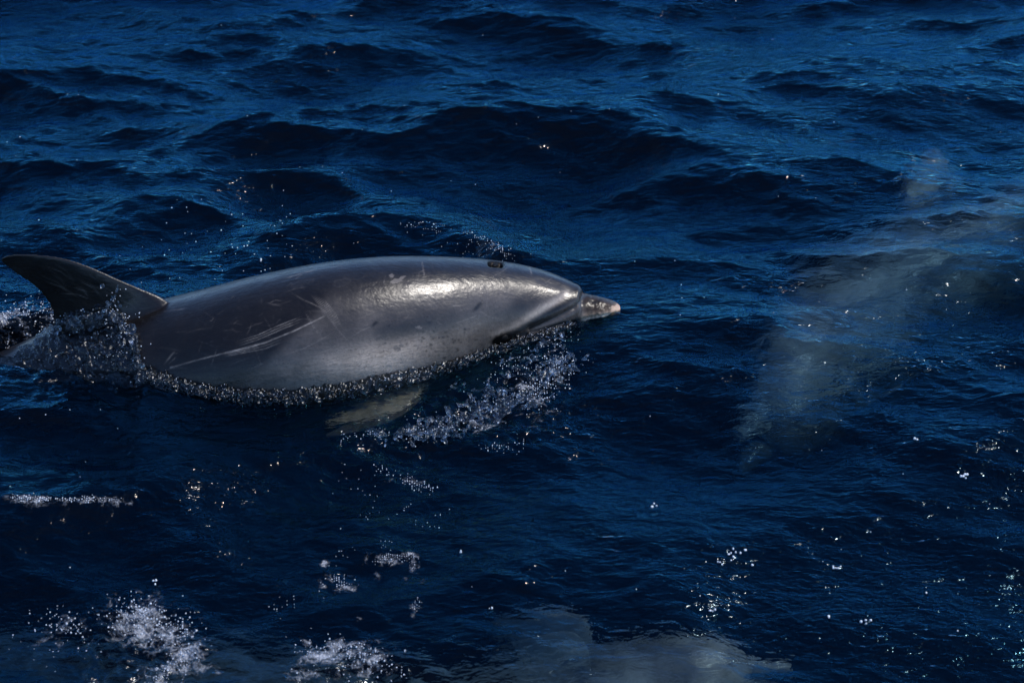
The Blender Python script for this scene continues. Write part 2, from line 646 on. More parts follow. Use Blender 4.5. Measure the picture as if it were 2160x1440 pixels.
paint(blob(790, 765, 150, 44, -14), (1.25, 1.12, 1.0), .9)       # pale side patch
paint(blob(640, 805, 120, 26, -6), (.42, .395, .375), .7)
paint(blob(430, 790, 110, 30, 4), (.040, .036, .035), .85)
paint(blob(960, 715, 90, 26, -22), (.44, .415, .39), .7)
paint(blob(930, 650, 120, 30, -6), (.20, .20, .205), .6)
paint(blob(860, 690, 130, 24, -10), (.085, .083, .085), .8)
paint(blob(1100, 645, 70, 18, -24), (.08, .078, .08), .75)
paint(blob(760, 640, 70, 26, -20), (.13, .125, .125), .5)
paint(blob(1150, 602, 60, 12, 14), (.21, .205, .20), .6)
pl, _ = polydist(PX, PY, [(1195, 622), (1150, 650), (1100, 682), (1050, 708), (1035, 725)])
paint(near * np.exp(-(pl / 9.0) ** 2), (.80, .76, .72), 1.0)      # light stripe above the dark one
pl, _ = polydist(PX, PY, [(1215, 622), (1185, 645), (1140, 672), (1090, 700), (1050, 716)])
paint(near * np.exp(-(pl / 8.0) ** 2), (.045, .042, .042), 1.0)   # dark stripe from the melon to the eye
paint(blob(1060, 716, 30, 11, -16), (.008, .007, .007), 1.6)      # dark skin round the eye
beakm = near * sstep(1222, 1240, PX) * (PY > 600)
paint(beakm, (.075, .062, .056), .85)
paint(beakm * (noise2(PX / 6, PY / 6, 15) > .25), (.17, .13, .105), .6)
paint(near * (PX > 1150) * np.exp(-(md_ / 2.2) ** 2), (.012, .010, .009), .9)  # shade of the mouth groove painted into the colour
tipd, _ = polydist(PX, PY, [(1306, 650), (1300, 661), (1270, 668), (1235, 672)])
paint(near * np.exp(-(blow / 5.5) ** 2), (.006, .005, .005), 1.3)  # shade inside the blowhole pit painted into the colour
paint(near * np.exp(-(fold / 3.0) ** 2), (.03, .028, .028), .7)  # crease shade along the melon fold painted in

srng = np.random.default_rng(5)


def scratch(pts, w, k, color=(.55, .54, .53), fade=True):
    d, f = polydist(PX, PY, pts)
    m = near * np.exp(-(d / (w * .62)) ** 2)
    k = min(k * 1.35, 1.0)
    if fade:
        m = m * np.clip(np.sin(np.pi * np.clip(f, .02, .98)) * 1.6, 0, 1)
    m = m * (.65 + .35 * noise2(PX / 9, PY / 9, int(srng.integers(1000))))
    paint(m, color, k)


# long rake marks that sweep from mid flank towards the tail
scratch([(360, 775), (420, 758), (500, 738), (560, 722), (620, 698), (684, 667)], 2.3, 1.0, (.7, .69, .68), False)
for i, o in enumerate((7, 13, 19)):
    scratch([(470, 745 + o * .4), (520, 731 + o * .6), (560, 716 + o), (600, 700 + o)], 1.7, .8)
for i, o in enumerate((-6, -11, -16)):
    scratch([(500, 736 + o), (545, 722 + o), (590, 703 + o * 1.1), (640, 682 + o)], 1.6, .7)
scratch([(345, 770), (362, 748), (370, 740)], 3, .5)
scratch([(355, 768), (372, 752)], 2, .4)
for i in range(5):                                                # crossing marks
    o = i * 9
    scratch([(655 + o * .7, 620 + i * 2), (690 + o * .5, 662), (712 + o * .3, 694)], 1.5, .55)
scratch([(690, 660), (712, 695), (735, 720), (755, 745)], 1.6, .5)
scratch([(712, 695), (680, 715), (640, 735), (590, 752)], 1.6, .45)
scratch([(610, 615), (640, 632), (675, 648), (712, 695)], 1.5, .5)
for i in range(7):
    o = i * 12
    scratch([(836 + o, 598 + i), (858 + o, 630), (880 + o, 652)], 1.5, .42)
for i in range(4):
    o = i * 9
    scratch([(882 + o, 694), (878 + o, 715), (886 + o, 738)], 1.6, .45)
for i in range(6):
    o = i * 11
    scratch([(720 + o, 768 - i * 2), (712 + o, 782)], 3.0, .35)
scratch([(600, 588), (640, 575), (672, 568)], 2, .45)
scratch([(890, 548), (893, 570), (896, 585)], 2, .5)
scratch([(1116, 560), (1122, 580)], 2.4, .6)
scratch([(950, 645), (980, 644)], 2, .5)
scratch([(960, 682), (1000, 668), (1010, 664)], 2.2, .4)
scratch([(1140, 640), (1128, 660)], 2, .4)
for i in range(110):                                               # small nicks all over
    x, y = srng.uniform(330, 1180), 0
    y = np.interp(x, [330, 700, 1180], [650, 560, 590]) + srng.uniform(5, 190)
    a = srng.uniform(-.6, .2) if srng.random() < .7 else srng.uniform(-1.5, 1.5)
    l = srng.uniform(8, 60)
    bend = srng.uniform(-5, 5)
    scratch([(x, y), (x + l * .5 * math.cos(a), y + l * .5 * math.sin(a) + bend), (x + l * math.cos(a), y + l * math.sin(a))],
            srng.uniform(1.1, 1.9), srng.uniform(.1, .34))
for x, y, rx, ry, a in ((838, 592, 14, 5, -10), (826, 581, 6, 4, 0), (848, 586, 8, 3, -30), (838, 735, 8, 6, 30), (846, 728, 5, 3, 0), (882, 690, 8, 3, 10)):
    m = blob(x, y, rx, ry, a)
    paint((m > .42 + .2 * noise2(PX / 5, PY / 5, 77)).astype(float), (.42, .41, .41), .8)
for x, y, rx, ry in ((722, 596, 18, 8), (892, 616, 9, 8), (640, 596, 24, 5), (580, 720, 9, 5)):   # healed round scars
    a = blob(x, y, rx, ry, -18)
    paint(np.exp(-((a - .4 + .25 * noise2(PX / 6, PY / 6, 91)) / .12) ** 2), (.20, .20, .21), .35)
    paint(a, (.10, .105, .115), .45)
for i in range(60):                                               # dark freckles on the cheek
    x, y = srng.normal(930, 70), srng.normal(715, 22)
    paint(blob(x, y, srng.uniform(1.5, 4), srng.uniform(1.5, 3)), (.04, .04, .04), srng.uniform(.3, .8))
for x, y in ((1010, 643), (790, 683), (1005, 650)):
    paint(blob(x, y, 9, 3.5, -40), (.02, .02, .02), .9)
finm = (PX < 330) & (V[:, 2] > spine_z(xr) + spine_r(xr) * .98)
fm = finm.astype(float) * sstep(.02, .12, V[:, 2])
paint(fm, (.055, .050, .047), .8)
for i in range(26):                                               # streaks along the fin
    t = srng.uniform(0, 1)
    a0 = np.array([srng.uniform(120, 300), 0]); a0[1] = np.interp(a0[0], [120, 300], [600, 640]) + srng.uniform(-25, 25)
    b0 = a0 + np.array([-srng.uniform(30, 80), -srng.uniform(14, 40)])
    scratch([tuple(a0), tuple((a0 + b0) / 2 + np.array([4, -4])), tuple(b0)], 1.5, srng.uniform(.1, .3))
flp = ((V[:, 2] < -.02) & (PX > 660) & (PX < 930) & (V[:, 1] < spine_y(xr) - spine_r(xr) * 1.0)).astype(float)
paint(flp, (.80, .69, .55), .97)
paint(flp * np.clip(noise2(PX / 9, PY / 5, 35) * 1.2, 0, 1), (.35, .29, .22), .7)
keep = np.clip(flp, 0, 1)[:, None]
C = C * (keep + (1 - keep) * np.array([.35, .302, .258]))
paint(near * np.exp(-(tipd / 9.0) ** 2) * (.75 + .35 * noise2(PX / 4, PY / 4, 33)), (.60, .42, .28), .95)    # worn tan lower lip
paint(near * (np.hypot((PX - 1303) / 14, (PY - 653) / 12) < 1 + .4 * noise2(PX / 4, PY / 4, 34)), (.34, .235, .165), .75)
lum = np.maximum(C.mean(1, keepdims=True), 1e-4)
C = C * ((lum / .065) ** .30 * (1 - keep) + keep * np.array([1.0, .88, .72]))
C = np.clip(C, .003, .9)

WET = np.ones(len(V)) - .97 * near * np.exp(-(blow / 9.0) ** 4) - .8 * np.clip(blob(1060, 716, 30, 11, -16) * 1.6, 0, 1) - .55 * beakm
WET = np.clip(WET, .02, 1)

ORG = np.array([spine_y(0) * 0 - .6, -.05, 0.0])
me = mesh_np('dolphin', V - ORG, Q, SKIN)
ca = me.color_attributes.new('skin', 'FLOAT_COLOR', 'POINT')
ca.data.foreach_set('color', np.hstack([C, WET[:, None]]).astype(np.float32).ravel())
dolphin = link('dolphin', me, label='large grey scratched dolphin surfacing with curved dorsal fin and beak out of the water', cat='dolphin')
dolphin.location = ORG


def ico(sub):
    t = (1 + 5 ** .5) / 2
    v = [(-1, t, 0), (1, t, 0), (-1, -t, 0), (1, -t, 0), (0, -1, t), (0, 1, t), (0, -1, -t), (0, 1, -t), (t, 0, -1), (t, 0, 1), (-t, 0, -1), (-t, 0, 1)]
    f = [(0, 11, 5), (0, 5, 1), (0, 1, 7), (0, 7, 10), (0, 10, 11), (1, 5, 9), (5, 11, 4), (11, 10, 2), (10, 7, 6), (7, 1, 8),
         (3, 9, 4), (3, 4, 2), (3, 2, 6), (3, 6, 8), (3, 8, 9), (4, 9, 5), (2, 4, 11), (6, 2, 10), (8, 6, 7), (9, 8, 1)]
    v = [np.array(p, float) / np.linalg.norm(p) for p in v]
    for _ in range(sub):
        cache, g = {}, []
        def mid(a, b):
            k = (min(a, b), max(a, b))
            if k not in cache:
                p = v[a] + v[b]
                v.append(p / np.linalg.norm(p))
                cache[k] = len(v) - 1
            return cache[k]
        for a, b, c in f:
            x, y, z = mid(a, b), mid(b, c), mid(c, a)
            g += [(a, x, z), (b, y, x), (c, z, y), (x, y, z)]
        f = g
    return np.array(v), np.array(f, np.int32)


ICO = {s: ico(s) for s in (0, 1, 2, 3)}


def body_point(px, py):
    """nearest visible skin vertex at a pixel"""
    d = (PX - px) ** 2 + (PY - py) ** 2 + (~facing) * 1e6
    i = int(np.argmin(d))
    return V[i], N[i]


def ellip(name, p, n, rad, sub, mat, parent, long_axis):
    v, f = ICO[sub]
    n = n / np.linalg.norm(n)
    u = np.array(long_axis, float); u -= n * (u @ n); u /= np.linalg.norm(u)
    w = np.cross(n, u)
    vv = p + v[:, :1] * u * rad[0] + v[:, 1:2] * w * rad[1] + v[:, 2:] * n * rad[2] - ORG
    return link(name, mesh_np(name, vv, f, mat), parent)


p, n = body_point(1064, 713)
eye = ellip('eye', p - n * .004, n, (.014, .010, .008), 2, DARK, dolphin, (1, .3, 0))
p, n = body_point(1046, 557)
ellip('blowhole', p + n * .0195, n, (.0165, .0075, .005), 2, DARK, dolphin, (.4, 1, 0))  # dark filler in the pit, standing in for its shade

# ------------------------------------------------------------------ the sea
def axis(lo, hi, step, far, grow=1.16):
    core = np.arange(lo, hi + step / 2, step)
    a, s, x = [], step, hi
    while x < far:
        s *= grow
        x += s
        a.append(x)
    b, s, x = [], step, lo
    while x > -far:
        s *= grow
        x -= s
        b.append(x)
    return np.concatenate([b[::-1], core, a])


gx = axis(-2.15, 2.15, .0062, 4000)
gy = axis(-1.95, 3.0, .0062, 4000)
GX, GY = np.meshgrid(gx, gy, indexing='ij')
GX, GY = GX.astype(np.float32), GY.astype(np.float32)
spx = np.gradient(gx).astype(np.float32)[:, None]
spy = np.gradient(gy).astype(np.float32)[None, :]
SP = np.maximum(spx, spy)

# things in pixel space turned into ground coordinates
gp = lambda a, b: onz(a, b)[:2]


def ridge(pts, width_f, width_b, amp):
    """a wave crest along a ground polyline: steep towards the camera, long behind"""
    P = np.array([gp(*p) for p in pts])
    yc = np.interp(GX, P[:, 0], P[:, 1]).astype(np.float32)
    env = sstep(P[0, 0] - .25, P[0, 0] + .1, GX) * sstep(P[-1, 0] + .25, P[-1, 0] - .1, GX)
    d = GY - yc
    return (amp * env * np.where(d < 0, np.exp(-(d / width_f) ** 2), np.exp(-(d / width_b) ** 2))).astype(np.float32)


H = np.zeros_like(GX)
DX = np.zeros_like(GX)
DY = np.zeros_like(GX)
wr = np.random.default_rng(23)
nw = 150
lam = np.exp(np.linspace(math.log(.045), math.log(2.6), nw)) * wr.uniform(.94, 1.06, nw)
for l in lam:
    spread = .38 if l > .4 else (.55 if l > .15 else .8)
    a = R(-72 if wr.random() < .45 else -116) + wr.normal(0, spread * .7)                 # running towards the camera, a little to the left
    k = 2 * math.pi / l
    slope = (.0235 if l < .12 else (.0315 if l < .25 else .036)) if l < .6 else .033 * (.6 / l) ** .3
    amp = slope / k * wr.uniform(.5, 1.4)
    kx, ky = k * math.cos(a), k * math.sin(a)
    ph = (kx * GX + ky * GY + wr.uniform(0, 6.28)).astype(np.float32)
    fade = np.clip(l / (4 * SP) - .5, 0, 1)
    c, s = np.cos(ph), np.sin(ph)
    # a slow amplitude envelope makes wave groups
    H += amp * fade * c
    DX -= .9 * amp * fade * (kx / k) * s
    DY -= .9 * amp * fade * (ky / k) * s

# a calmer lee at the near right
c0 = gp(1850, 1250)
lee = (1 - .58 * np.exp(-((GX - c0[0]) / 1.0) ** 2 - ((GY - c0[1]) / .8) ** 2)).astype(np.float32)
c0 = gp(1990, 180)
lee *= (1 - .42 * np.exp(-((GX - c0[0]) / .5) ** 2 - ((GY - c0[1]) / .5) ** 2)).astype(np.float32)
c0 = gp(520, 230)
lee *= (1 + .22 * np.exp(-((GX - c0[0]) / 1.3) ** 2 - ((GY - c0[1]) / 1.0) ** 2)).astype(np.float32)
H *= lee
DX *= lee
DY *= lee
# one long low swell
H += (.13 * (np.cos(2 * math.pi / 7.0 * (GY - .15 - .30 * GX)) - 1) * np.exp(-((GX / 60) ** 2 + (GY / 60) ** 2))).astype(np.float32)
H += ridge([(-120, 1062), (100, 1058), (270, 1058), (340, 1085), (420, 1120)], .16, .45, .060)
H += ridge([(560, 540), (640, 510), (760, 488), (900, 478), (1000, 490), (1065, 535)], .10, .30, .050)
H += ridge([(1060, 1130), (1200, 1122), (1290, 1140), (1420, 1200)], .22, .4, .045)
H += ridge([(1440, 1175), (1560, 1150), (1700, 1185), (1900, 1225), (2160, 1240)], .30, .4, .030)
H += ridge([(1360, 350), (1560, 330), (1800, 310), (1960, 305)], .35, .5, .05)
H += ridge([(-50, 470), (200, 445), (420, 420)], .3, .5, .04)

# where the water meets the dolphin's near side
WL = [(290, 800), (310, 792), (350, 806), (400, 818), (500, 834), (600, 838), (700, 826), (800, 806), (900, 786), (1000, 752), (1060, 731), (1120, 712), (1180, 695), (1240, 676), (1280, 668), (1304, 660)]
wl_pts = []
for a, b in WL:
    d2 = (PX - a) ** 2 + (PY - b) ** 2 + (~facing) * 1e6
    i = int(np.argmin(d2))
    wl_pts.append(V[i])
wl_pts = np.array(wl_pts)
wl_pts = wl_pts[np.argsort(wl_pts[:, 0])]
yw = np.interp(GX, wl_pts[:, 0], wl_pts[:, 1])
zw = np.interp(GX, wl_pts[:, 0], wl_pts[:, 2])
ex = sstep(wl_pts[0, 0] - .10, wl_pts[0, 0] + .02, GX) * sstep(wl_pts[-1, 0] + .42, wl_pts[-1, 0] - .04, GX)
d = GY - yw
wgt = np.where(d < 0, np.exp(-(d / .22) ** 2), np.exp(-(d / .40) ** 2)) * ex
H = H * (1 - .92 * wgt) + (zw - np.clip(d, 0, .2) * .12) * wgt
DX *= 1 - .9 * wgt
DY *= 1 - .9 * wgt
# keep the beak's far side and the tip clear of the water
# water heaped over the tail stock behind the fin
sy, sz, sr = spine_y(GX.ravel()).reshape(GX.shape), spine_z(GX.ravel()).reshape(GX.shape), spine_r(GX.ravel()).reshape(GX.shape)
tailm = sstep(onz(330, 700)[0], onz(230, 700)[0], GX) * sstep(onz(-700, 700)[0], onz(-200, 700)[0], GX)
rel2 = np.clip(1 - ((GY - sy) / np.maximum(sr * 1.15, .02)) ** 2, 0, 1)
topz = sz + sr * np.sqrt(rel2)
cover = tailm * sstep(0, .5, rel2)
H = H * (1 - cover) + np.clip(topz - .014, -.115, None) * cover
tm = np.zeros_like(GX)
for a, b, rx, ry, k in ((190, 740, .14, .22, .9), (240, 800, .12, .16, .9), (110, 800, .16, .2, .6), (60, 680, .13, .12, .7), (1040, 870, .30, .16, .55),
                        (900, 920, .22, .08, .6), (1130, 800, .12, .12, .6), (250, 1340, .22, .2, .7), (730, 1400, .2, .14, .6), (960, 520, .15, .05, .4), (340, 1370, .15, .2, .7)):
    c = gp(a, b)
    tm = np.maximum(tm, k * np.exp(-((GX - c[0]) / rx) ** 2 - ((GY - c[1]) / ry) ** 2))
wb = wgt * np.exp(-(d / .05) ** 2) * .35
tm = np.maximum(tm, wb).astype(np.float32)
turb = np.zeros_like(GX)
core = tm > .01
cx, cy = GX[core], GY[core]
acc = np.zeros_like(cx)
for i in range(60):
    l = math.exp(wr.uniform(math.log(.022), math.log(.11)))
    a = wr.uniform(0, 6.28)
    acc += (.075 * l / 6.28 * 2.2) * np.cos(2 * math.pi / l * (cx * math.cos(a) + cy * math.sin(a)) + wr.uniform(0, 6.28))
turb[core] = acc
H += tm * turb

def gph(a, b):
    z = 0.0
    for _ in range(5):
        p = onz(a, b, z)
        i = int(np.clip(np.searchsorted(gx, p[0]), 0, len(gx) - 1))
        j = int(np.clip(np.searchsorted(gy, p[1]), 0, len(gy) - 1))
        z = .4 * z + .6 * float(H[i, j])
    return p[:2]


# foam: where the sea is white
FM = np.zeros_like(GX)
for a, b, rx, ry, k in ((60, 1050, 90, 9, .75), (200, 1056, 80, 6, .65), (290, 1300, 70, 40, .95), (350, 1340, 60, 30, .85), (250, 1340, 60, 24, .55), (130, 1320, 55, 22, .55),
                        (380, 1400, 55, 50, .85), (330, 1440, 50, 40, .8), (690, 1375, 60, 26, .95), (770, 1395, 60, 26, .8), (650, 1420, 90, 30, .55),
                        (815, 1172, 40, 9, 1.0), (865, 1158, 16, 6, .9), (868, 1187, 14, 9, .9), (730, 1224, 20, 13, 1.0), (700, 1210, 16, 10, .7), (677, 1222, 10, 9, .7),
                        (850, 1207, 8, 11, .8), (790, 1200, 8, 14, .7), (865, 1280, 9, 12, .8), (750, 1297, 10, 6, .7), (890, 1210, 12, 7, .7), (680, 1180, 8, 8, .6), (760, 1180, 10, 10, .6),
                        (1120, 840, 45, 45, .65), (1170, 790, 22, 40, .6), (1010, 890, 60, 22, .65), (900, 915, 80, 12, .55), (1060, 945, 40, 8, .4), (850, 1015, 70, 8, .35),
                        (40, 690, 60, 35, .6), (100, 655, 30, 25, .5), (960, 482, 60, 6, .45), (1035, 508, 25, 12, .5), (250, 660, 18, 40, .6), (270, 730, 20, 40, .55)):
    c = gph(a, b)
    sx, sy_ = rx / 728.0, ry / 728.0 / .5
    FM = np.maximum(FM, k * np.exp(-((GX - c[0]) / sx) ** 2 - ((GY - c[1]) / sy_) ** 2))
FM = (FM * np.where(GY < -.6, .94, 1)).astype(np.float32)

WX, WY = GX + DX, GY + DY
nx, ny = GX.shape
top = np.stack([WX.ravel(), WY.ravel(), H.ravel()], 1)
idx = np.arange(nx * ny).reshape(nx, ny)
F = np.stack([idx[:-1, :-1], idx[1:, :-1], idx[1:, 1:], idx[:-1, 1:]], -1).reshape(-1, 4)
# close the body of water: skirt and floor
rim = np.concatenate([idx[:, 0], idx[-1, 1:], idx[-2::-1, -1], idx[0, -2:0:-1]])
nb = len(top)
low = top[rim].copy()
low[:, 2] = -9.0
r2 = np.arange(len(rim)) + nb
Fs = np.stack([np.roll(rim, -1), rim, r2, np.roll(r2, -1)], 1)
cor = nb + len(rim)
cidx = [r2[0], r2[nx - 1], r2[nx + ny - 2], r2[2 * nx + ny - 3]]
lowc = np.array([[gx[0], gy[0], -9], [gx[-1], gy[0], -9], [gx[-1], gy[-1], -9], [gx[0], gy[-1], -9]], float)
Vw = np.vstack([top, low])
Fb = np.array([[cidx[3], cidx[2], cidx[1], cidx[0]]])
mw = mesh_np('sea', Vw, np.vstack([F, Fs]), WATER)
# the floor of the modelled water: one polygon all round the rim
at = mw.attributes.new('foam', 'FLOAT', 'POINT')
at.data.foreach_set('value', np.concatenate([FM.ravel(), np.zeros(len(low), np.float32)]).astype(np.float32))
sea = link('sea', mw, kind='structure', label='dark blue rippled open sea water')
fl_me = mesh_np('seabed', np.array([[-4600, -4600, -8.9], [4600, -4600, -8.9], [4600, 4600, -8.9], [-4600, 4600, -8.9]]), np.array([[0, 1, 2, 3]]), ABYSS)
link('seabed', fl_me, kind='structure', label='dark depths below the sea')


def surf(x, y):
    i = int(np.clip(np.searchsorted(gx, x), 0, nx - 1))
    j = int(np.clip(np.searchsorted(gy, y), 0, ny - 1))
    return np.array([WX[i, j], WY[i, j], H[i, j]])


# ------------------------------------------------------------------ spray, bubbles
def drops(name, pts, rads, label, cat, mat=BUBBLE, sub=1):
    v, f = ICO[sub]
    P, r = np.asarray(pts), np.asarray(rads)
    m = len(P)
    st = 1 + rng.uniform(-.25, .35, (m, 1, 3))
    VV = (P[:, None] + v[None] * r[:, None, None] * st).reshape(-1, 3)
    FF = (f[None] + (np.arange(m) * len(v))[:, None, None]).reshape(-1, 3)
    return link(name, mesh_np(name, VV, FF, mat), label=label, cat=cat, kind='stuff')


def scatter(specs, DENS=.45):
    """specs: pixel polyline, spread px, count, (rmin, rmax) m, (hmin, hmax) m"""
    P, r = [], []
    for pts, sp, cnt, (r0, r1), (h0, h1) in specs:
        pts = np.asarray(pts, float)
        L = np.concatenate([[0], np.cumsum(np.linalg.norm(np.diff(pts, axis=0), axis=1))])
        cl = rng.uniform(0, L[-1], max(3, cnt // 9))
        for i in range(int(cnt * DENS)):
            t = rng.choice(cl) + rng.normal(0, L[-1] * .02)
            q = np.array([np.interp(t, L, pts[:, 0]), np.interp(t, L, pts[:, 1])]) + rng.normal(0, sp, 2) * np.array([1, .7])
            g = gph(*q)
            s = surf(*g)
            r0_, r1_ = r0 * .7, r1 * .62
            rad = r0_ * (r1_ / r0_) ** (rng.random() ** 1.6)
            s[2] += rad * .3 + h0 + (h1 - h0) * rng.random() ** 2
            P.append(s)
            r.append(rad)
    return P, r


B = (.0009, .0036)
P, r = scatter([([(860, 925), (940, 905), (1010, 880), (1090, 850), (1150, 810), (1190, 760)], 16, 900, B, (0, .02)),
                ([(1110, 860), (1140, 820), (1180, 770)], 22, 500, B, (0, .03)),
                ([(1000, 860), (1060, 800), (1120, 750), (1200, 700)], 30, 260, (.001, .0024), (0, .03)),
                ([(720, 930), (800, 918), (880, 915)], 6, 160, (.001, .0022), (0, .01))])
drops('bow_spray', P, r, 'white sparkling spray thrown beside the dolphin head and flipper', 'spray')
P, r = scatter([([(770, 985), (830, 1005), (920, 1035)], 7, 170, (.001, .0026), (0, .004)), ([(1000, 945), (1060, 950), (1100, 940)], 12, 90, (.001, .0024), (0, .004)),
                ([(740, 1000), (800, 1060), (930, 1095)], 22, 90, (.001, .0022), (0, .004))])
drops('sparkling_bubbles', P, r, 'thin trails of sparkling bubbles below the dolphin flipper', 'bubbles')
P, r = scatter([([(830, 480), (930, 476), (1000, 490), (1050, 520), (1075, 548)], 7, 240, (.001, .0026), (0, .02)), ([(960, 520), (1050, 545)], 22, 60, (.0009, .0018), (0, .03))])
drops('crest_spray', P, r, 'small white droplets along the wave crest behind the dolphin back', 'spray')
P, r = scatter([([(0, 690), (50, 650), (110, 640), (130, 690)], 22, 420, B, (0, .03)), ([(20, 670), (80, 690)], 25, 200, B, (0, .01))])
drops('tail_spray', P, r, 'blue white splash behind the trailing edge of the dorsal fin', 'spray')
P, r = scatter([([(0, 1050), (60, 1050), (130, 1056), (270, 1058)], 5, 330, (.001, .0030), (0, .006))])
drops('crest_foam', P, r, 'narrow white foam line on the wave crest at the left edge', 'foam')
P, r = scatter([([(90, 1300), (130, 1330), (200, 1310), (260, 1280), (300, 1280), (400, 1320)], 20, 480, (.0012, .0038), (0, .03)),
                ([(250, 1300), (330, 1330), (390, 1330)], 26, 500, (.001, .0034), (0, .02)),
                ([(310, 1430), (350, 1400), (390, 1380)], 18, 320, (.001, .0034), (0, .02)), ([(20, 1400), (60, 1340), (180, 1360)], 40, 90, (.001, .003), (0, .02))], .35)
drops('breaking_foam', P, r, 'bright frothy breaking foam in the lower left corner', 'foam')
P, r = scatter([([(630, 1360), (700, 1360), (760, 1380), (820, 1410)], 18, 460, (.001, .0034), (0, .012)), ([(620, 1420), (720, 1420), (850, 1430)], 20, 160, (.001, .003), (0, .01))], .35)
drops('back_foam', P, r, 'patch of white bubbly foam at the bottom over the pale submerged dolphin', 'foam')
P, r = scatter([([(785, 1180), (815, 1168), (850, 1172)], 6, 220, (.0008, .0024), (0, .002)), ([(865, 1156), (868, 1190)], 5, 90, (.0008, .002), (0, .002)),
                ([(700, 1210), (735, 1226)], 7, 150, (.0008, .0024), (0, .002)), ([(675, 1224), (730, 1150), (830, 1135)], 12, 60, (.001, .002), (0, .002)), ([(865, 1285), (890, 1215)], 6, 60, (.0008, .002), (0, .002)),
                ([(540, 1265), (620, 1230), (560, 1290)], 14, 40, (.001, .0026), (0, .002))], .35)
drops('foam_flecks', P, r, 'loose flecks of white foam floating below the middle of the picture', 'foam')
P, r = [], []
for a, b, c_, sp in ((2035, 1015, 7, 5), (1372, 1062, 5, 5), (1550, 1172, 9, 10), (1770, 1202, 5, 4), (1510, 1281, 4, 4), (1750, 1298, 3, 3), (1830, 1308, 4, 6), (1520, 1190, 3, 4), (2025, 1330, 1, 1),
                     (550, 548, 2, 3), (1590, 1195, 1, 1), (1955, 1252, 1, 1), (1920, 930, 2, 3), (1480, 1252, 1, 1), (846, 1372, 2, 3), (1035, 1272, 2, 4), (152, 1193, 1, 1), (320, 1217, 3, 4), (975, 1150, 2, 3)):
    for i in range(c_):
        g = gph(a + rng.normal(0, sp), b + rng.normal(0, sp * .7))
        s = surf(*g)
        s[2] += .002
        P.append(s)
        r.append(rng.uniform(.0015, .0036))
for i in range(90):
    a, b = rng.uniform(0, 2160), rng.uniform(20, 1250)
    s = surf(*gph(a, b))
    P.append(s + np.array([0, 0, .002]))
    r.append(rng.uniform(.0007, .0014))
for i in range(60):
    a, b = rng.uniform(330, 620), rng.uniform(440, 620)
    s = surf(*gph(a, b))
    P.append(s + np.array([0, 0, rng.uniform(.002, .06)]))
    r.append(rng.uniform(.0008, .0018))
drops('scattered_droplets', P, r, 'tiny bright droplets scattered over the open blue water', 'droplets')

def lumps(name, specs, label, cat):
    parts = []
    for pts, sp, cnt, (r0, r1), h1 in specs:
        pts = np.asarray(pts, float)
        L = np.concatenate([[0], np.cumsum(np.linalg.norm(np.diff(pts, axis=0), axis=1))])
        for i in range(cnt):
            t = rng.uniform(0, L[-1])
            q = np.array([np.interp(t, L, pts[:, 0]), np.interp(t, L, pts[:, 1])]) + rng.normal(0, sp, 2) * np.array([1, .6])
            p = surf(*gph(*q))
            a = rng.uniform(0, 6.28)
            for k in range(int(rng.integers(5, 13))):
                rr = r0 * (r1 / r0) ** rng.random()
                v, f = ICO[1]
                parts.append((p + v * rr * np.array([1.3, 1.3, .8]), [tuple(x) for x in f.tolist()]))
                a += rng.normal(0, .35)
                p = p + np.array([math.cos(a), math.sin(a), 0]) * rr * 1.1
                p[2] = surf(p[0], p[1])[2] + rng.uniform(-.2, 1) * h1
    v, q = remesh(parts, .0032, 2, .4)
    return link(name, mesh_np(name, v, q, SPLASH), label=label, cat=cat, kind='stuff')


lumps('bow_splash', [([(830, 925), (940, 905), (1010, 880), (1090, 850), (1150, 810), (1190, 760)], 16, 150, (.0022, .0056), .014),
                     ([(1000, 860), (1060, 800), (1120, 750), (1200, 700)], 26, 50, (.002, .0042), .012)],
      'clear beads and ribbons of water curling beside the dolphin head', 'splash')

# the ragged sheet of water torn up round the base of the dorsal fin
def splash_blobs():
    parts = []
    def ball(p, r):
        v, f = ICO[1]
        parts.append((np.asarray(p) + v * r, [tuple(t) for t in f.tolist()]))
    def strand(pts, r0, r1, n, wob):
        pts = np.asarray(pts)
        for i in range(n):
            t = i / (n - 1) * (len(pts) - 1)
            k = min(int(t), len(pts) - 2)
            p = pts[k] + (pts[k + 1] - pts[k]) * (t - k) + rng.normal(0, wob, 3)
            ball(p, (r0 + (r1 - r0) * i / (n - 1)) * rng.uniform(.6, 1.4))
    skin = lambda a, b, h: (lambda q: q[0] + q[1] * h)(body_point(a, b))
    # filament that climbs the fin
    strand([skin(225, 690, .02), skin(230, 660, .03), skin(236, 630, .04), skin(250, 597, .05)], .009, .003, 34, .003)
    strand([skin(232, 655, .02), skin(255, 680, .02), skin(275, 700, .012)], .009, .005, 30, .004)
    strand([skin(280, 690, .01), skin(288, 730, .012), skin(300, 775, .012)], .008, .008, 40, .005)
    strand([skin(160, 670, .02), skin(195, 664, .02), skin(225, 660, .02)], .007, .007, 36, .006)
    strand([skin(120, 690, .02), skin(150, 670, .02), skin(180, 680, .02)], .007, .006, 36, .007)
    for i in range(70):
        a, b = rng.normal(255, 22), rng.normal(725, 40)
        ball(skin(a, b, rng.uniform(0, .025)), rng.uniform(.0025, .006))
    for i in range(60):
        a, b = rng.normal(180, 45), rng.normal(715, 40)
        ball(skin(a, b, rng.uniform(0, .02)), rng.uniform(.003, .008))
    return remesh(parts, .0030, 2, .4)


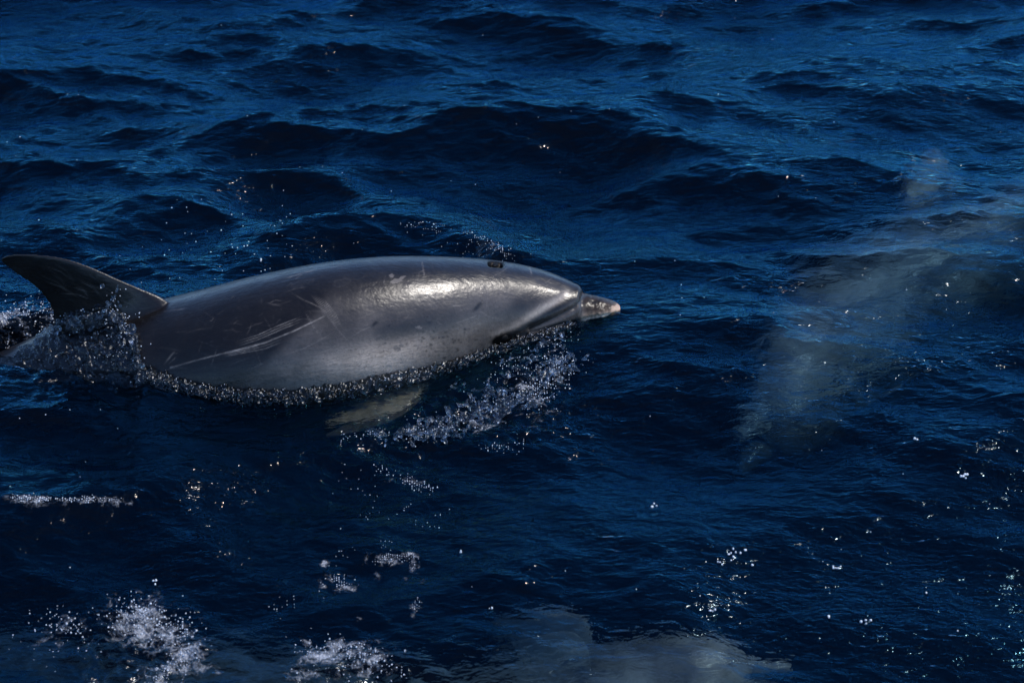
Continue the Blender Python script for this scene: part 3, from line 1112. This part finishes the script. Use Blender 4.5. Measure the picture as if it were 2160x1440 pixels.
def torn_sheet():
    poly = np.array([(-14, 770), (30, 742), (70, 716), (96, 700), (140, 668), (190, 655), (226, 640), (246, 625), (256, 660), (276, 690), (292, 735), (306, 785), (345, 806), (300, 830),
                     (240, 838), (180, 842), (110, 856), (40, 862), (-14, 866)], float)
    step = 1.6
    ax, ay = np.arange(-22, 352, step), np.arange(610, 876, step)
    AX, AY = np.meshgrid(ax, ay, indexing='ij')
    inside = np.zeros(AX.shape, bool)
    j = len(poly) - 1
    for i in range(len(poly)):
        c = (poly[i, 1] > AY) != (poly[j, 1] > AY)
        inside ^= c & (AX < (poly[j, 0] - poly[i, 0]) * (AY - poly[i, 1]) / (poly[j, 1] - poly[i, 1] + 1e-9) + poly[i, 0])
        j = i
    dd, _ = polydist(AX, AY, np.vstack([poly, poly[:1]]))
    sd = np.where(inside, dd, -dd)
    sel = facing & (PX > -40) & (PX < 360) & (PY > 600) & (PY < 890)
    # bin the visible skin into the grid, filling holes from neighbours
    gi = np.round((PX[sel] - ax[0]) / step).astype(int)
    gj = np.round((PY[sel] - ay[0]) / step).astype(int)
    ok = (gi >= 0) & (gi < len(ax)) & (gj >= 0) & (gj < len(ay))
    acc = np.zeros(AX.shape + (7,))
    dat = np.hstack([V[sel], N[sel], np.ones((sel.sum(), 1))])[ok]
    np.add.at(acc, (gi[ok], gj[ok]), dat)
    for _ in range(6):
        sm = sum(np.roll(np.roll(acc, a, 0), b, 1) for a in (-1, 0, 1) for b in (-1, 0, 1))
        acc = np.where(acc[..., 6:] > 0, acc, sm * .2)
    has = acc[..., 6] > 0
    P = acc[..., :3] / np.maximum(acc[..., 6:], 1e-9)
    NN = acc[..., 3:6] / np.maximum(acc[..., 6:], 1e-9)
    nz1 = .6 * noise2(AX / 26, AY / 20, 71) + .5 * noise2(AX / 12, AY / 11, 72)
    nz2 = .8 * noise2(AX / 6, AY / 7, 73) + .55 * noise2(AX / 3.4, AY / 3.4, 74)
    edge = np.clip(sd / 22, -1, 1) + nz1 * .8 - .15
    h = .012 * np.clip(edge, -.5, 1.2) + np.clip(edge + .3, 0, 1) * (.0055 * nz2 + .006 * np.maximum(nz1, 0)) + .008 * np.exp(-((edge - .25) / .18) ** 2)
    P = P + NN * h[..., None]
    vid = -np.ones(AX.shape, int)
    keep = has & (edge > -.25)
    vid[keep] = np.arange(keep.sum())
    q4 = np.stack([vid[:-1, :-1], vid[:-1, 1:], vid[1:, 1:], vid[1:, :-1]], -1).reshape(-1, 4)
    q4 = q4[(q4 >= 0).all(1)]
    VV = P[keep]
    e = np.max(np.linalg.norm(VV[q4] - VV[np.roll(q4, 1, 1)], axis=2), axis=1)
    return VV, q4[e < .03]


vs_, qs_ = torn_sheet()
link('washing_water', mesh_np('washing_water', vs_, qs_, SPLASH), label='dark churning film of water washing over the tail stock below the dorsal fin', cat='splash', kind='stuff')
vs_, qs_ = splash_blobs()
link('fin_splash', mesh_np('fin_splash', vs_, qs_, SPLASH), label='clear water torn up in beads round the base of the dorsal fin', cat='splash', kind='stuff')
P, r = [], []
for a, b, sx, sy_, c_, h1 in ((238, 650, 12, 22, 120, .05), (265, 690, 18, 20, 120, .03), (270, 760, 22, 30, 130, .02), (190, 670, 35, 12, 70, .03), (255, 590, 8, 14, 8, .06), (190, 760, 60, 40, 150, .015), (150, 690, 30, 16, 60, .02)):
    for i in range(int(c_ * .32)):
        q, n = body_point(rng.normal(a, sx), rng.normal(b, sy_))
        P.append(q + n * (rng.uniform(.2, 1) * h1))
        r.append(rng.uniform(.0006, .0017))
drops('fin_spray', P, r, 'glittering droplets flung up round the dorsal fin base', 'spray')


# the beaded lip of water that runs along the dolphin's flank
def lip():
    n = 900
    xs = np.linspace(wl_pts[0, 0], wl_pts[-1, 0] - .085, n)
    k = 34
    u = np.linspace(0, 1, k)
    yy = np.interp(xs, wl_pts[:, 0], wl_pts[:, 1])
    zz = np.interp(xs, wl_pts[:, 0], wl_pts[:, 2])
    for _ in range(40):
        yy[1:-1] = (yy[:-2] + yy[1:-1] * 2 + yy[2:]) / 4
        zz[1:-1] = (zz[:-2] + zz[1:-1] * 2 + zz[2:]) / 4
    wid = np.interp(xs, [wl_pts[0, 0], -.9, -.6, -.3, 0, .15, .23], [.070, .062, .070, .075, .045, .034, .012])
    th = np.linspace(R(-35), R(165), k)
    XX = np.repeat(xs[:, None], k, 1)
    YY = yy[:, None] - wid[:, None] * .55 * (.15 + np.cos(th))[None]
    ZZ = zz[:, None] + wid[:, None] * .42 * np.sin(th)[None] - .004
    s1 = xs[:, None] * np.ones(k)[None]
    t1 = (th * .03)[None] * np.ones(n)[:, None]
    nz_ = sum(a * noise2(s1 * f + 3 * i, t1 * f * g + 7 * i, 40 + i) for i, (f, g, a) in enumerate(((60, 1, .0060), (110, 1, .0065), (210, 1, .0045))))
    YY -= nz_ * np.cos(th)[None]
    ZZ += nz_ * np.sin(th)[None]
    YY += .0 * XX
    VV = np.stack([XX, YY, ZZ], -1).reshape(-1, 3)
    ii = np.arange(n * k).reshape(n, k)
    FF = np.stack([ii[:-1, :-1], ii[1:, :-1], ii[1:, 1:], ii[:-1, 1:]], -1).reshape(-1, 4)
    return VV, FF


vl, fl_ = lip()
link('waterline_ripple', mesh_np('waterline_ripple', vl, fl_, SPLASH), label='beaded glittering lip of water along the surfacing dolphin flank', cat='ripple', kind='stuff')

P, r = [], []  # white dots whose colour stands in for sun glints on the lip
lipv = vl.reshape(900, 34, 3)
for i in range(600):
    a, b = int(rng.uniform(0, 899)), int(np.clip(rng.normal(20, 6), 2, 32))
    P.append(lipv[a, b] + np.array([0, -.0005, .001]))
    r.append(.0005 * (2.4 ** rng.random() ** 1.5))
drops('waterline_glint_dots', P, r, 'white dots standing in for sun glints along the waterline of the surfacing dolphin', 'beads')

# ------------------------------------------------------------------ dolphins under the surface
def submerged(head_px, tail_px, z, roll, pitch, label):
    a, b = onz(*head_px, z), onz(*tail_px, z)
    yaw = math.atan2(a[1] - b[1], a[0] - b[0])
    o = dolphin.copy()
    COL.objects.link(o)
    o['label'] = label
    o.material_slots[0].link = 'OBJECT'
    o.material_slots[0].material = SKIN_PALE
    mid = (a + b) / 2
    M = Matrix.Translation(Vector(mid)) @ Matrix.Rotation(yaw, 4, 'Z') @ Matrix.Rotation(pitch, 4, 'Y') @ Matrix.Rotation(roll, 4, 'X') @ Matrix.Translation(Vector((.35, .02, .12)))
    o.matrix_world = M
    for ch in dolphin.children:
        c = ch.copy()
        COL.objects.link(c)
        c.parent = o
    return o


G = 'dolphins swimming under the surface'
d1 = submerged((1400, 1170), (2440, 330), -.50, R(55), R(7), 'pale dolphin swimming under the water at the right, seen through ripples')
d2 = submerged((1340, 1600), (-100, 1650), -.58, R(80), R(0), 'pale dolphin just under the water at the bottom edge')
d1['group'] = d2['group'] = G
